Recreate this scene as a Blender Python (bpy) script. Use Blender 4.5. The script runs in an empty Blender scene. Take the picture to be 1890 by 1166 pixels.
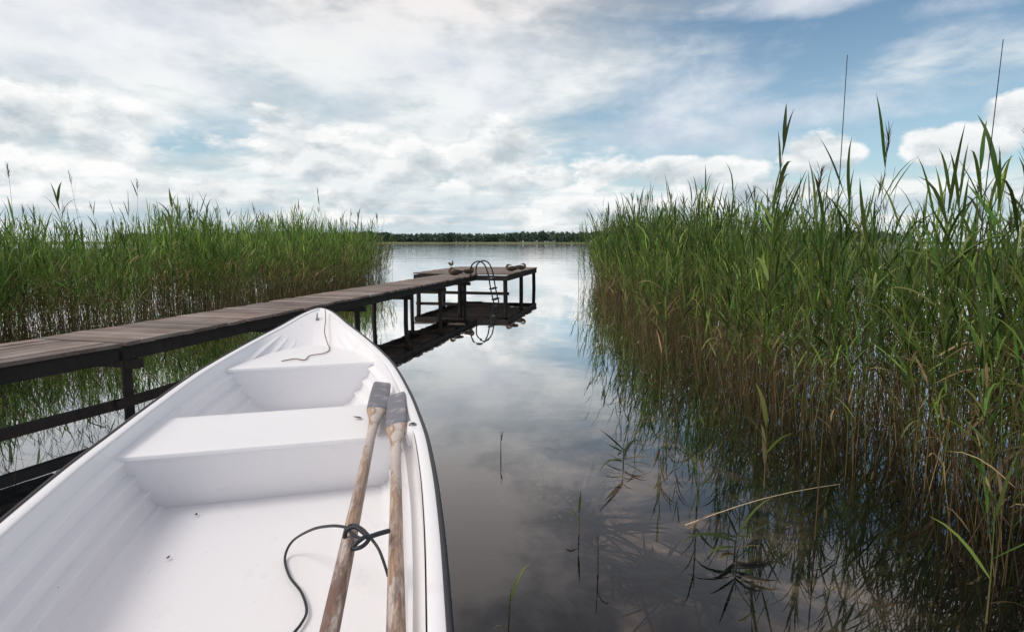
import bpy, bmesh, math, random
import numpy as np
from mathutils import Vector, Matrix
random.seed(7); rng = np.random.default_rng(7)
scene = bpy.context.scene
COL = scene.collection
R = math.radians
H = 1.35; F = 1050.0; PITCH = math.atan(136/F)
cp, sp = math.cos(PITCH), math.sin(PITCH)
def ray(px, py):
    dx = (px-945)/F; dv = (583-py)/F
    return Vector((dx, cp+dv*sp, -sp+dv*cp))
def pix(px, py, z):
    d = ray(px, py); t = (z-H)/d.z
    return Vector((d.x*t, d.y*t, z))
# ------------------------------------------------------------------ materials
def newmat(name):
    m = bpy.data.materials.new(name); m.use_nodes = True
    nt = m.node_tree; b = nt.nodes['Principled BSDF']
    return m, nt, b
def lk(nt, a, b): nt.links.new(a, b)
def ramp(nt, fac, stops):
    r = nt.nodes.new('ShaderNodeValToRGB'); e = r.color_ramp.elements
    e[0].position = stops[0][0]; e[0].color = (*stops[0][1], 1)
    e[1].position = stops[-1][0]; e[1].color = (*stops[-1][1], 1)
    for p, c in stops[1:-1]:
        n = e.new(p); n.color = (*c, 1)
    lk(nt, fac, r.inputs[0]); return r.outputs[0]
def noise(nt, scale=5, detail=4, rough=.55, coord='Object', stretch=(1,1,1), dist=0):
    tc = nt.nodes.new('ShaderNodeTexCoord'); mp = nt.nodes.new('ShaderNodeMapping')
    mp.inputs['Scale'].default_value = stretch
    lk(nt, tc.outputs[coord], mp.inputs[0])
    n = nt.nodes.new('ShaderNodeTexNoise'); n.inputs['Scale'].default_value = scale
    n.inputs['Detail'].default_value = detail; n.inputs['Roughness'].default_value = rough
    n.inputs['Distortion'].default_value = dist
    lk(nt, mp.outputs[0], n.inputs['Vector']); return n.outputs['Fac']
def mixc(nt, fac, a, b, mode='MIX'):
    m = nt.nodes.new('ShaderNodeMix'); m.data_type = 'RGBA'; m.blend_type = mode
    for s, v in ((m.inputs['Factor'], fac), (m.inputs['A'], a), (m.inputs['B'], b)):
        if isinstance(v, (int, float)): s.default_value = v
        elif isinstance(v, tuple): s.default_value = (*v, 1)
        else: lk(nt, v, s)
    return m.outputs['Result']
def math_(nt, op, a, b=None, c=None, clamp=False):
    m = nt.nodes.new('ShaderNodeMath'); m.operation = op; m.use_clamp = clamp
    for i, v in enumerate((a, b, c)):
        if v is None: continue
        if isinstance(v, (int, float)): m.inputs[i].default_value = v
        else: lk(nt, v, m.inputs[i])
    return m.outputs[0]
def bump(nt, b, h, dist=.002, strength=.6):
    n = nt.nodes.new('ShaderNodeBump'); n.inputs['Distance'].default_value = dist
    n.inputs['Strength'].default_value = strength
    lk(nt, h, n.inputs['Height']); lk(nt, n.outputs[0], b.inputs['Normal'])
def simple(name, c, rough=.5, metal=0, var=.25, scale=20, bd=0.0):
    m, nt, b = newmat(name)
    n = noise(nt, scale, 4)
    col = mixc(nt, n, tuple(x*(1-var) for x in c), tuple(min(1, x*(1+var)) for x in c))
    lk(nt, col, b.inputs['Base Color']); b.inputs['Roughness'].default_value = rough
    b.inputs['Metallic'].default_value = metal
    if bd: bump(nt, b, n, bd)
    return m
def wood(name, dark, light, stretch=(3,30,30), grey=None, rough=.75):
    m, nt, b = newmat(name)
    n = noise(nt, 1.0, 6, .65, stretch=stretch, dist=.6)
    n2 = noise(nt, 3.0, 4, .6)
    g = nt.nodes.new('ShaderNodeNewGeometry')
    col = ramp(nt, n, [(.3, dark), (.7, light)])
    if grey: col = mixc(nt, ramp(nt, n2, [(.4,(0,0,0)),(.62,(1,1,1))]), col, grey)
    v = math_(nt, 'MULTIPLY_ADD', g.outputs['Random Per Island'], .8, .55)
    hs = nt.nodes.new('ShaderNodeHueSaturation'); lk(nt, v, hs.inputs['Value']); lk(nt, col, hs.inputs['Color'])
    lk(nt, hs.outputs[0], b.inputs['Base Color']); b.inputs['Roughness'].default_value = rough
    bump(nt, b, n, .004, .7); return m
M = {}
def gelcoat(name, dirt):
    m, nt, b = newmat(name)
    n = noise(nt, 1.2, 2, .5); s = noise(nt, 60, 3, .7); st = noise(nt, 7, 7, .75, stretch=(1,.5,2), dist=.3)
    col = mixc(nt, n, (.865,.855,.885), (.895,.89,.90))
    f = math_(nt, 'MULTIPLY', ramp(nt, st, [(.58,(0,0,0)),(.80,(1,1,1))]), dirt)
    col = mixc(nt, f, col, (.50,.44,.42))
    sf = math_(nt, 'MULTIPLY', ramp(nt, s, [(.70,(0,0,0)),(.74,(1,1,1))]), dirt*1.6, clamp=True)
    col = mixc(nt, sf, col, (.25,.2,.16))
    lk(nt, col, b.inputs['Base Color'])
    b.inputs['Roughness'].default_value = .38; return m
M['gel'] = gelcoat('white_gelcoat', .28); M['gel_floor'] = gelcoat('worn_white_gelcoat', .38)
M['rubber'] = simple('black_rubber', (.018,.018,.024), .5, 0, .5, 30, .001)
M['deck'] = wood('weathered_planks', (.105,.072,.058), (.29,.215,.18), (3,40,40), (.25,.205,.185))
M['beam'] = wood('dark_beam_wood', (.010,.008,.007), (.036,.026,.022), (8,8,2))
def oarmat():
    m, nt, b = newmat('worn_oar_wood')
    n = noise(nt, 7, 6, .65, stretch=(6,.5,6), dist=.4); p = noise(nt, 11, 6, .7, stretch=(1.4,.35,1.4), dist=.3); q = noise(nt, 14, 5, .7, stretch=(2,.25,2))
    col = ramp(nt, n, [(.3,(.22,.13,.08)),(.5,(.44,.31,.22)),(.72,(.62,.51,.41))])
    f = ramp(nt, p, [(.48,(0,0,0)),(.53,(1,1,1))])
    col = mixc(nt, math_(nt,'MULTIPLY',f,.8), col, (.66,.60,.56))
    tc = nt.nodes.new('ShaderNodeTexCoord'); sx = nt.nodes.new('ShaderNodeSeparateXYZ'); lk(nt, tc.outputs['Object'], sx.inputs[0])
    low = ramp(nt, math_(nt,'MULTIPLY_ADD', sx.outputs[1], .75, 1.35), [(0,(1,1,1)),(.75,(0,0,0))])
    dk = ramp(nt, q, [(.42,(0,0,0)),(.54,(1,1,1))])
    col = mixc(nt, math_(nt,'MULTIPLY',math_(nt,'MULTIPLY_ADD',low,.7,.15),dk), col, (.13,.062,.05))
    lk(nt, col, b.inputs['Base Color']); b.inputs['Roughness'].default_value = .65
    bump(nt, b, p, .004, .8); return m
M['oar'] = oarmat()
def wrapmat():
    m, nt, b = newmat('grey_blade_wrap')
    n = noise(nt, 5, 5, .6, stretch=(1,14,1)); n2 = noise(nt, 12, 6, .7)
    col = mixc(nt, n, (.07,.07,.09), (.28,.28,.32)); col = mixc(nt, ramp(nt, n2, [(.52,(0,0,0)),(.62,(.5,.5,.5))]), col, (.45,.42,.41))
    lk(nt, col, b.inputs['Base Color']); b.inputs['Roughness'].default_value = .6; bump(nt, b, n, .004); return m
M['wrap'] = wrapmat()
M['metal'] = simple('ladder_metal', (.06,.06,.07), .35, .8, .4, 10)
M['steel'] = simple('galvanised_steel', (.35,.35,.36), .35, .9, .3, 40)
M['cord'] = simple('black_cord', (.02,.022,.03), .55, 0, .4, 90, .001)
M['string'] = simple('brown_string', (.20,.13,.09), .8, 0, .5, 120, .001)
M['dark'] = simple('dark_hole', (.015,.015,.015), .7)
M['feather'] = simple('mottled_brown_feathers', (.13,.08,.05), .8, 0, .7, 60, .002)
M['feather_l'] = simple('greyish_feathers', (.22,.18,.15), .8, 0, .6, 50, .002)
M['feather_d'] = simple('dark_feathers', (.05,.038,.03), .8, 0, .6, 60, .002)
M['bill'] = simple('duck_bill', (.22,.14,.05), .5)
def vcol(name, transl=.3, rough=.5):
    m, nt, b = newmat(name)
    a = nt.nodes.new('ShaderNodeAttribute'); a.attribute_name = 'Col'
    g = nt.nodes.new('ShaderNodeNewGeometry'); hs = nt.nodes.new('ShaderNodeHueSaturation')
    lk(nt, math_(nt,'MULTIPLY_ADD',g.outputs['Random Per Island'],.7,.65), hs.inputs['Value']); lk(nt, a.outputs['Color'], hs.inputs['Color'])
    c = hs.outputs[0]
    lk(nt, c, b.inputs['Base Color']); b.inputs['Roughness'].default_value = rough
    b.inputs['Specular IOR Level'].default_value = .3
    t = nt.nodes.new('ShaderNodeBsdfTranslucent'); lk(nt, c, t.inputs[0])
    mx = nt.nodes.new('ShaderNodeMixShader'); mx.inputs[0].default_value = transl
    lk(nt, b.outputs[0], mx.inputs[1]); lk(nt, t.outputs[0], mx.inputs[2])
    lk(nt, mx.outputs[0], nt.nodes['Material Output'].inputs[0]); return m
M['reed'] = vcol('reed_foliage')
# ------------------------------------------------------------------ object helpers
def empty(name, loc=(0,0,0), rz=0):
    o = bpy.data.objects.new(name, None); COL.objects.link(o); o.location = loc; o.rotation_euler = (0,0,rz)
    o.empty_display_size = .1; return o
def tag(o, label=None, cat=None, group=None, kind=None):
    if label: o['label'] = label
    if cat: o['category'] = cat
    if group: o['group'] = group
    if kind: o['kind'] = kind
    return o
def mobj(name, verts, faces, mat, parent=None, smooth=False, cols=None):
    me = bpy.data.meshes.new(name); me.from_pydata([tuple(v) for v in verts], [], [tuple(f) for f in faces])
    me.validate(); me.update()
    bm = bmesh.new(); bm.from_mesh(me); bmesh.ops.recalc_face_normals(bm, faces=bm.faces); bm.to_mesh(me); bm.free()
    if smooth: me.shade_smooth()
    me.materials.append(mat)
    o = bpy.data.objects.new(name, me); COL.objects.link(o)
    if parent: o.parent = parent
    return o
class MB:
    def __init__(s): s.v = []; s.f = []
    def box(s, c, ax, ay, az):   # centre and half-axis vectors
        c = Vector(c); ax=Vector(ax); ay=Vector(ay); az=Vector(az); n = len(s.v)
        for k in (-1,1):
            for j in (-1,1):
                for i in (-1,1): s.v.append(c+ax*i+ay*j+az*k)
        for q in ((0,1,3,2),(4,6,7,5),(0,4,5,1),(2,3,7,6),(0,2,6,4),(1,5,7,3)): s.f.append(tuple(n+a for a in q))
    def tube(s, pts, r, n=8, closed=False):
        pts = [Vector(p) for p in pts]; rs = r if isinstance(r, (list,tuple)) else [r]*len(pts)
        base = len(s.v); up = Vector((0,0,1)); prev = None
        for i, p in enumerate(pts):
            t = (pts[min(i+1,len(pts)-1)]-pts[max(i-1,0)]).normalized()
            if prev is None:
                u = t.cross(up if abs(t.z) < .9 else Vector((1,0,0))).normalized()
            else: u = (prev - t*prev.dot(t)).normalized()
            prev = u; w = t.cross(u)
            for k in range(n):
                a = 2*math.pi*k/n; s.v.append(p+(u*math.cos(a)+w*math.sin(a))*rs[i])
        for i in range(len(pts)-1):
            for k in range(n):
                a = base+i*n+k; b = base+i*n+(k+1)%n
                s.f.append((a,b,b+n,a+n))
        s.f.append(tuple(base+k for k in range(n))); s.f.append(tuple(base+(len(pts)-1)*n+k for k in range(n)))
    def build(s, name, mat, parent=None, smooth=False, bevel=0):
        o = mobj(name, s.v, s.f, mat, parent, smooth)
        if bevel:
            b = o.modifiers.new('bevel','BEVEL'); b.width = bevel; b.segments = 2; b.limit_method='ANGLE'
        return o
def spline(pts, n=8):
    pts = [Vector(p) for p in pts]; out = []
    for i in range(len(pts)-1):
        p0 = pts[max(i-1,0)]; p1 = pts[i]; p2 = pts[i+1]; p3 = pts[min(i+2,len(pts)-1)]
        for k in range(n):
            t = k/n
            out.append(.5*((2*p1)+(p2-p0)*t+(2*p0-5*p1+4*p2-p3)*t*t+(3*p1-p0-3*p2+p3)*t**3))
    out.append(pts[-1]); return out
def curve1(tab):
    xs = [a for a,b in tab]; ys = [b for a,b in tab]
    n = len(xs); d = [(ys[i+1]-ys[i])/(xs[i+1]-xs[i]) for i in range(n-1)]
    m = [d[0]]+[0 if d[i-1]*d[i]<=0 else 2*d[i-1]*d[i]/(d[i-1]+d[i]) for i in range(1,n-1)]+[d[-1]]
    def f(x):
        x = min(max(x, xs[0]), xs[-1])
        i = 0
        while i < n-2 and x > xs[i+1]: i += 1
        h = xs[i+1]-xs[i]; t = (x-xs[i])/h
        return ((2*t**3-3*t*t+1)*ys[i]+(t**3-2*t*t+t)*h*m[i]+(-2*t**3+3*t*t)*ys[i+1]+(t**3-t*t)*h*m[i+1])
    return f
# ------------------------------------------------------------------ world
SAZ, SEL = -115, 52
def world():
    w = bpy.data.worlds.new('World'); scene.world = w; w.use_nodes = True
    w.cycles.sampling_method = 'MANUAL'; w.cycles.sample_map_resolution = 512
    nt = w.node_tree; bg = nt.nodes['Background']
    m = lambda *a, **k: math_(nt, *a, **k)
    sky = nt.nodes.new('ShaderNodeTexSky'); sky.sky_type = 'NISHITA'; sky.sun_disc = False
    sky.sun_elevation = R(SEL); sky.sun_rotation = R(SAZ); sky.air_density = 1.0; sky.dust_density = .7; sky.ozone_density = 2.5
    tc = nt.nodes.new('ShaderNodeTexCoord'); sx = nt.nodes.new('ShaderNodeSeparateXYZ')
    lk(nt, tc.outputs['Generated'], sx.inputs[0]); X, Y, Z = sx.outputs
    az = m('ARCTAN2', X, Y); el = m('ARCSINE', Z)
    def comb(a, b, c=0.0):
        n = nt.nodes.new('ShaderNodeCombineXYZ')
        for i, v in enumerate((a,b,c)):
            if isinstance(v,(int,float)): n.inputs[i].default_value = v
            else: lk(nt, v, n.inputs[i])
        return n.outputs[0]
    AE = comb(az, el)
    def nz(vec, scale, detail, rough=.55, dist=0.0):
        n = nt.nodes.new('ShaderNodeTexNoise'); n.noise_dimensions = '2D'; n.inputs['Scale'].default_value = scale
        n.inputs['Detail'].default_value = detail; n.inputs['Roughness'].default_value = rough; n.inputs['Distortion'].default_value = dist
        lk(nt, vec, n.inputs['Vector']); return n.outputs['Fac']
    def ss(x, a, b):
        n = nt.nodes.new('ShaderNodeMapRange'); n.interpolation_type = 'SMOOTHSTEP'
        lk(nt, x, n.inputs['Value']); n.inputs['From Min'].default_value = a; n.inputs['From Max'].default_value = b
        return n.outputs[0]
    def ang(px, py):
        d = ray(px, py).normalized(); return math.atan2(d.x, d.y), math.asin(d.z)
    def dist(px, py, rx, ry):
        a, e = ang(px, py); a2, _ = ang(px+rx, py); _, e2 = ang(px, py-ry)
        ra = abs(a2-a); re = abs(e2-e)
        v = nt.nodes.new('ShaderNodeVectorMath'); v.operation = 'MULTIPLY_ADD'; lk(nt, AE, v.inputs[0])
        v.inputs[1].default_value = (1/ra, 1/re, 0); v.inputs[2].default_value = (-a/ra, -e/re, 0)
        l = nt.nodes.new('ShaderNodeVectorMath'); l.operation = 'LENGTH'; lk(nt, v.outputs[0], l.inputs[0]); return l.outputs['Value']
    def lobes(ls):
        r = None
        for l in ls:
            v = dist(*l); r = v if r is None else m('MINIMUM', r, v)
        return m('MAXIMUM', m('SUBTRACT', 1.0, m('MULTIPLY', r, r)), -2.0)
    zc = m('ADD', m('MAXIMUM', Z, 0.0), .13)
    P = comb(m('DIVIDE', X, zc), m('DIVIDE', Y, zc))
    base = mixc(nt, 1.0, sky.outputs[0], (.102,.116,.110), 'MULTIPLY')
    base = mixc(nt, m('MULTIPLY_ADD', ss(el, .36, .0), .42, .04), base, (.64,.79,.86))
    # --- high veils
    n1 = nz(P, .85, 7, .58, .35); n1b = nz(P, .42, 2, .5)
    bias = m('MULTIPLY_ADD', m('MINIMUM', m('MAXIMUM', az, -1.2), 1.2), -.15, .11)
    blue = m('MULTIPLY', ss(lobes([(1740, 70, 460, 290)]), -.5, .8), -.22)
    high = m('MULTIPLY', ss(el, .38, .58), .16)
    cen = m('MULTIPLY', ss(lobes([(850, -60, 620, 360)]), -.6, .8), .17)
    fa = m('ADD', m('ADD', m('ADD', n1, m('ADD', high, cen)), bias), m('ADD', blue, m('MULTIPLY', m('SUBTRACT', n1b, .5), .5)))
    da = ss(fa, .32, .70)
    light = ss(m('ADD', nz(P, 1.6, 5, .6), m('MULTIPLY', az, -.04)), .34, .60)
    ca = mixc(nt, light, (.60,.68,.71), (.94,.96,.95))
    warm = ss(el, .24, .46); ca = mixc(nt, m('MULTIPLY', warm, .85), ca, mixc(nt, light, (.36,.34,.37), (.97,.87,.84)))
    c = mixc(nt, m('MULTIPLY', da, .93), base, ca)
    # --- soft mid-level patches
    Q = comb(az, m('MULTIPLY', el, 1.9))
    nq = nz(Q, 5.0, 7, .6, .15)
    Ls = lobes([(1290,150,190,80),(1000,130,240,100),(300,60,420,120),(1480,205,240,28),(1150,260,240,70),(1480,-5,230,32),(1790,5,130,28),(760,150,260,100),(1670,85,70,16)])
    fs = m('ADD', m('MULTIPLY', Ls, .36), m('MULTIPLY', m('SUBTRACT', nq, .5), 2.0))
    ds = ss(fs, -.25, .8)
    cs = mixc(nt, ss(nz(Q, 8.0, 4), .3, .7), (.66,.70,.80), (.90,.92,.95))
    c = mixc(nt, m('MULTIPLY', ds, .82), c, cs)
    # --- cumulus
    Lb = lobes([(50,250,250,110),(590,285,170,75),(870,300,220,75),(1010,330,170,45),(400,370,360,50),(820,385,460,38),
                (1515,285,70,42),(1280,322,115,32),(1400,360,260,24),(1790,262,125,48),(1870,215,75,40),(1650,368,320,20)])
    def nbill(off):
        v = nt.nodes.new('ShaderNodeVectorMath'); v.operation = 'ADD'; lk(nt, Q, v.inputs[0]); v.inputs[1].default_value = off
        n = nz(v.outputs[0], 6.5, 8, .60)
        vo = nt.nodes.new('ShaderNodeTexVoronoi'); vo.voronoi_dimensions = '2D'; vo.feature = 'F1'; vo.inputs['Scale'].default_value = 15.0
        vo.inputs['Detail'].default_value = 0.0
        vm = nt.nodes.new('ShaderNodeVectorMath'); vm.operation='MULTIPLY_ADD'
        cc = comb(n, n); lk(nt, cc, vm.inputs[0]); vm.inputs[1].default_value=(.12,-.12,0); lk(nt, v.outputs[0], vm.inputs[2])
        lk(nt, vm.outputs[0], vo.inputs['Vector'])
        return m('SUBTRACT', n, m('MULTIPLY', m('MULTIPLY', vo.outputs['Distance'], vo.outputs['Distance']), .26))
    na = nbill((0,0,0)); nb = nbill((-.014,.034,0))
    fb = m('ADD', m('MULTIPLY', Lb, .55), m('MULTIPLY', m('SUBTRACT', na, .38), 1.9))
    db = ss(fb, -.02, .36)
    lit = m('ADD', .66, m('MULTIPLY', m('SUBTRACT', na, nb), 3.0), clamp=True)
    edge = ss(fb, 1.2, .1)
    lit = m('MULTIPLY', lit, m('ADD', .72, m('MULTIPLY', edge, .38)), clamp=True)
    cb = mixc(nt, lit, (.48,.56,.61), (1.0,1.0,.99))
    c = mixc(nt, m('MULTIPLY', db, .92), c, cb)
    # --- grey-blue streaks and haze at the horizon
    st = nz(comb(m('MULTIPLY', az, 1.2), m('MULTIPLY', el, 16.0)), 2.2, 4, .55)
    hz = m('MULTIPLY', ss(el, .13, .03), ss(st, .42, .62))
    c = mixc(nt, m('MULTIPLY', hz, .7), c, (.48,.62,.70))
    c = mixc(nt, m('MULTIPLY', ss(el, .04, -.01), .55), c, (.74,.82,.86))
    lk(nt, c, bg.inputs[0]); bg.inputs[1].default_value = 1.0
world()
sun = bpy.data.lights.new('sun', 'SUN'); sun.energy = 1.45; sun.angle = R(20); sun.color = (1,.95,.87)
so = bpy.data.objects.new('sun', sun); COL.objects.link(so)
sd = Vector((math.sin(R(SAZ))*math.cos(R(SEL)), math.cos(R(SAZ))*math.cos(R(SEL)), math.sin(R(SEL))))
so.rotation_euler = sd.to_track_quat('Z','Y').to_euler(); so.location = (-20,20,30)
# ------------------------------------------------------------------ setting: lake bed + water + far shore
def lake():
    xs = sorted(set([-1500,-900,-600,-400,-250,-150,-100,-60,-40,-30]+[x*.5 for x in range(-48,49)]+[30,40,60,100,150,250,400,600,900,1500]))
    ys = sorted(set([-1500,-600,-200,-60,-20,-10]+[y*.4 for y in range(-15,60)]+[28,34,40,60,90,150,250,400,560,600,640,700,900,1300,1600]))
    def hz(x,y):
        z = -.30-.07*max(0,min(y-1,12))+.03*math.sin(x*2.1+y)+.03*math.sin(y*1.7-x*1.3)
        def sm(t): t=max(0,min(1,t)); return t*t*(3-2*t)
        near = 1-sm((y-60)/200)
        k = max(near*sm((-x-15)/8), near*sm((x-9)/8), sm((-y-1.5)/3))
        z = z*(1-k)+.35*k
        kf = sm((y-590)/20); return z*(1-kf)+1.2*kf
    v = [(x,y,hz(x,y)) for y in ys for x in xs]; n = len(xs)
    f = [(j*n+i,j*n+i+1,(j+1)*n+i+1,(j+1)*n+i) for j in range(len(ys)-1) for i in range(n-1)]
    m, nt, b = newmat('lake_bed_mud')
    a = noise(nt, 1.9, 6, .64, dist=.9); c = noise(nt, 9, 5, .65)
    col = ramp(nt, a, [(.44,(.016,.024,.034)),(.52,(.13,.115,.10)),(.62,(.40,.32,.26))])
    col = mixc(nt, .55, col, mixc(nt, c, (.35,.35,.35), (1.5,1.45,1.4)), 'MULTIPLY')
    g = nt.nodes.new('ShaderNodeNewGeometry'); sx = nt.nodes.new('ShaderNodeSeparateXYZ'); lk(nt, g.outputs['Position'], sx.inputs[0])
    side = ramp(nt, math_(nt,'MULTIPLY_ADD', sx.outputs[0], .3, .1), [(0,(.36,.45,.58)),(.16,(.80,.84,.95)),(.36,(1.4,1.2,1.08)),(.56,(1.1,.92,.78)),(.70,(.07,.07,.06)),(1,(.04,.04,.035))])  # bed tint by x; shade under the right reeds is painted in
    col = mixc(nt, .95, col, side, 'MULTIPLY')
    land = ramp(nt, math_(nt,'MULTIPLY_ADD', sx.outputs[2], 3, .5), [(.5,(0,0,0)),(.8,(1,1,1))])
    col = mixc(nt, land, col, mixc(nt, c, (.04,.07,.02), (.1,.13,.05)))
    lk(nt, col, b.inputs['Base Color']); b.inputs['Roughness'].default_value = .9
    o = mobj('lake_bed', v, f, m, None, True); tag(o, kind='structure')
    m = bpy.data.materials.new('lake_water'); m.use_nodes = True; nt = m.node_tree; nt.nodes.clear()
    out = nt.nodes.new('ShaderNodeOutputMaterial'); gl = nt.nodes.new('ShaderNodeBsdfGlossy'); gl.inputs['Roughness'].default_value = .003
    gl.inputs['Color'].default_value = (.98,.98,.98,1)
    tr = nt.nodes.new('ShaderNodeBsdfTransparent'); tr.inputs[0].default_value = (.68,.71,.72,1)
    fr = nt.nodes.new('ShaderNodeFresnel'); fr.inputs[0].default_value = 1.45
    g = nt.nodes.new('ShaderNodeNewGeometry'); sx = nt.nodes.new('ShaderNodeSeparateXYZ'); lk(nt, g.outputs['Position'], sx.inputs[0])
    def nn(sc, st, d=2):
        mp = nt.nodes.new('ShaderNodeMapping'); mp.inputs['Scale'].default_value = st; lk(nt, g.outputs['Position'], mp.inputs[0])
        n = nt.nodes.new('ShaderNodeTexNoise'); n.noise_dimensions='2D'; n.inputs['Scale'].default_value = sc; n.inputs['Detail'].default_value = d; lk(nt, mp.outputs[0], n.inputs['Vector']); return n.outputs['Fac']
    far = math_(nt,'MULTIPLY_ADD', sx.outputs[1], .03, -.4, clamp=True)
    h = math_(nt,'ADD', math_(nt,'MULTIPLY', nn(1.2,(.7,1.3,1)), .0013), math_(nt,'MULTIPLY', nn(.35,(.6,1.6,1),4), math_(nt,'MULTIPLY', far, .03)))
    h = math_(nt,'ADD', h, math_(nt,'MULTIPLY', nn(6,(.7,1.2,1),1), .00015))
    bp = nt.nodes.new('ShaderNodeBump'); bp.inputs['Strength'].default_value = 1; bp.inputs['Distance'].default_value = 1; lk(nt, h, bp.inputs['Height'])
    lk(nt, bp.outputs[0], gl.inputs['Normal']); lk(nt, bp.outputs[0], fr.inputs['Normal'])
    fac = math_(nt,'MULTIPLY_ADD', fr.outputs[0], 2.5, -.05, clamp=True)
    fac = math_(nt,'MINIMUM', fac, .97)
    mx = nt.nodes.new('ShaderNodeMixShader'); lk(nt, fac, mx.inputs[0]); lk(nt, tr.outputs[0], mx.inputs[1]); lk(nt, gl.outputs[0], mx.inputs[2]); lk(nt, mx.outputs[0], out.inputs[0])
    o = mobj('lake_water', [(-1400,-400,0),(1400,-400,0),(1400,640,0),(-1400,640,0)], [(0,1,2,3)], m); tag(o, kind='structure')
lake()
# ------------------------------------------------------------------ big numpy meshes
def npmesh(name, V, Q, C, mat):
    me = bpy.data.meshes.new(name); me.vertices.add(len(V)); me.vertices.foreach_set('co', V.astype(np.float32).ravel())
    me.loops.add(Q.size); me.loops.foreach_set('vertex_index', Q.astype(np.int32).ravel())
    me.polygons.add(len(Q)); me.polygons.foreach_set('loop_start', np.arange(0, Q.size, 4, dtype=np.int32))
    me.update(calc_edges=True)
    a = me.attributes.new('Col','FLOAT_COLOR','POINT'); c4 = np.ones((len(V),4), np.float32); c4[:,:3] = C; a.data.foreach_set('color', c4.ravel())
    me.materials.append(mat); o = bpy.data.objects.new(name, me); COL.objects.link(o); return o
def cat(parts):
    V=[];Q=[];C=[];n=0
    for v,q,c in parts: V.append(v);Q.append(q+n);C.append(c);n+=len(v)
    return np.concatenate(V),np.concatenate(Q),np.concatenate(C)
def strip_leaf(p, azm, L, W, a0, bend, col, rnd, seg=5, twist=None):
    V=[];d=np.array([math.cos(azm),math.sin(azm),0]); side=np.array([-d[1],d[0],0]); pos=np.array(p,float)
    tw = rnd.uniform(-.7,.7) if twist is None else twist
    ws=[.35,.9,1,.8,.5,.04] if seg==5 else [.4,1,.6,.05]
    for i in range(seg+1):
        t=i/seg; a=a0+bend*t*t
        up=np.array([0,0,1.0]); dr=d*math.sin(a)+up*math.cos(a); nrm=np.cross(side,dr)
        sd_=side*math.cos(tw)+nrm*math.sin(tw)
        w=W*ws[i]*.5; V+= [pos-sd_*w, pos+sd_*w]
        pos=pos+dr*L/seg
    V=np.array(V); Q=np.array([[2*i,2*i+1,2*i+3,2*i+2] for i in range(seg)])
    t=np.repeat(np.linspace(0,1,seg+1),2)[:,None]
    C=np.array(col)[None,:]*(1-.1*t)+np.array([.30,.24,.09])[None,:]*.15*t**3
    return V,Q,C
def stem(pts, r0, r1, c0, c1, n=3):
    pts=np.array(pts); k=len(pts); V=[];C=[]
    for i,p in enumerate(pts):
        t=i/(k-1); r=r0*(1-t)+r1*t
        for j in range(n):
            a=2*math.pi*j/n; V.append(p+np.array([math.cos(a)*r,math.sin(a)*r,0]))
            C.append(np.array(c0)*(1-t)+np.array(c1)*t)
    Q=[[i*n+j,i*n+(j+1)%n,(i+1)*n+(j+1)%n,(i+1)*n+j] for i in range(k-1) for j in range(n)]
    return np.array(V),np.array(Q),np.array(C)
def green(rnd, dry=0):
    k=rnd.uniform(0,1)**1.5; b=rnd.uniform(.4,1.45)
    g=np.array([.07,.17,.030])*(1-k)+np.array([.24,.33,.06])*k
    d=np.array([.42,.32,.16])
    return (g*(1-dry)+d*dry)*b
TAN=np.array([.38,.25,.13]); TAN2=np.array([.18,.115,.06])
def reed(seed, h=1.8, leaves=9, lw=.021, parts=False, panicle=False, leafstart=.35, lean=.10, ll=(.28,.5), dark=1.0, gbase=.0, droop=0.0):
    rnd=random.Random(seed)
    la=rnd.uniform(0,6.28); ln=rnd.uniform(0,lean)*h
    P=lambda t: np.array([math.cos(la)*ln*t*t, math.sin(la)*ln*t*t, h*t*.97])
    sg=green(rnd)*dark
    base=(TAN*rnd.uniform(.35,1.1)*(1-gbase)+sg*gbase)*dark
    sv=stem([P(-.12)]+[P(t) for t in (0,.2,.4,.6,.8,1)],.0045,.0016,base,sg)
    out=[]; a=rnd.uniform(0,6.28)
    for i in range(leaves):
        t=leafstart+(1-leafstart)*(i+.5*rnd.random())/leaves
        a+=math.pi+rnd.uniform(-.7,.7)
        L=rnd.uniform(*ll)*(1-.25*abs(t-.7)); dry=1.0 if (t<.45 and rnd.random()<.35) else (.35 if rnd.random()<.12 else 0)
        a0=rnd.uniform(.12,.65)+droop if t>.6 else rnd.uniform(.25,.95)+droop
        bend=rnd.uniform(.15,1.8) if not dry else rnd.uniform(1.2,2.2)
        if t>.88: a0*=.6; bend*=.5
        out.append(strip_leaf(P(t),a,L,lw*rnd.uniform(.6,1.15),a0,bend,green(rnd,dry)*dark,rnd))
    if panicle:
        pc=np.array([.10,.068,.058])
        for i in range(22):
            t=.93+.07*rnd.random()
            out.append(strip_leaf(P(t),rnd.uniform(0,6.28),rnd.uniform(.05,.12),.006,rnd.uniform(.1,.5),rnd.uniform(.2,1.2),pc,rnd,3))
    if parts: return sv, (cat(out) if out else None)
    return cat([sv]+out)
def dead(seed,h=.9):
    rnd=random.Random(seed); la=rnd.uniform(0,6.28); ln=rnd.uniform(.0,.35)*h
    P=lambda t: np.array([math.cos(la)*ln*t, math.sin(la)*ln*t, h*t])
    b=rnd.uniform(.25,1.25)
    out=[stem([P(-.15),P(0),P(.5),P(1)],.0044,.0022,TAN*b,TAN2*b*1.3)]
    for i in range(rnd.randint(0,3)):
        out.append(strip_leaf(P(rnd.uniform(.3,1)),rnd.uniform(0,6.28),rnd.uniform(.15,.35),.013,rnd.uniform(.3,1),rnd.uniform(1,2.2),TAN*b*rnd.uniform(.7,1.1),rnd,3))
    return cat(out)
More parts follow.
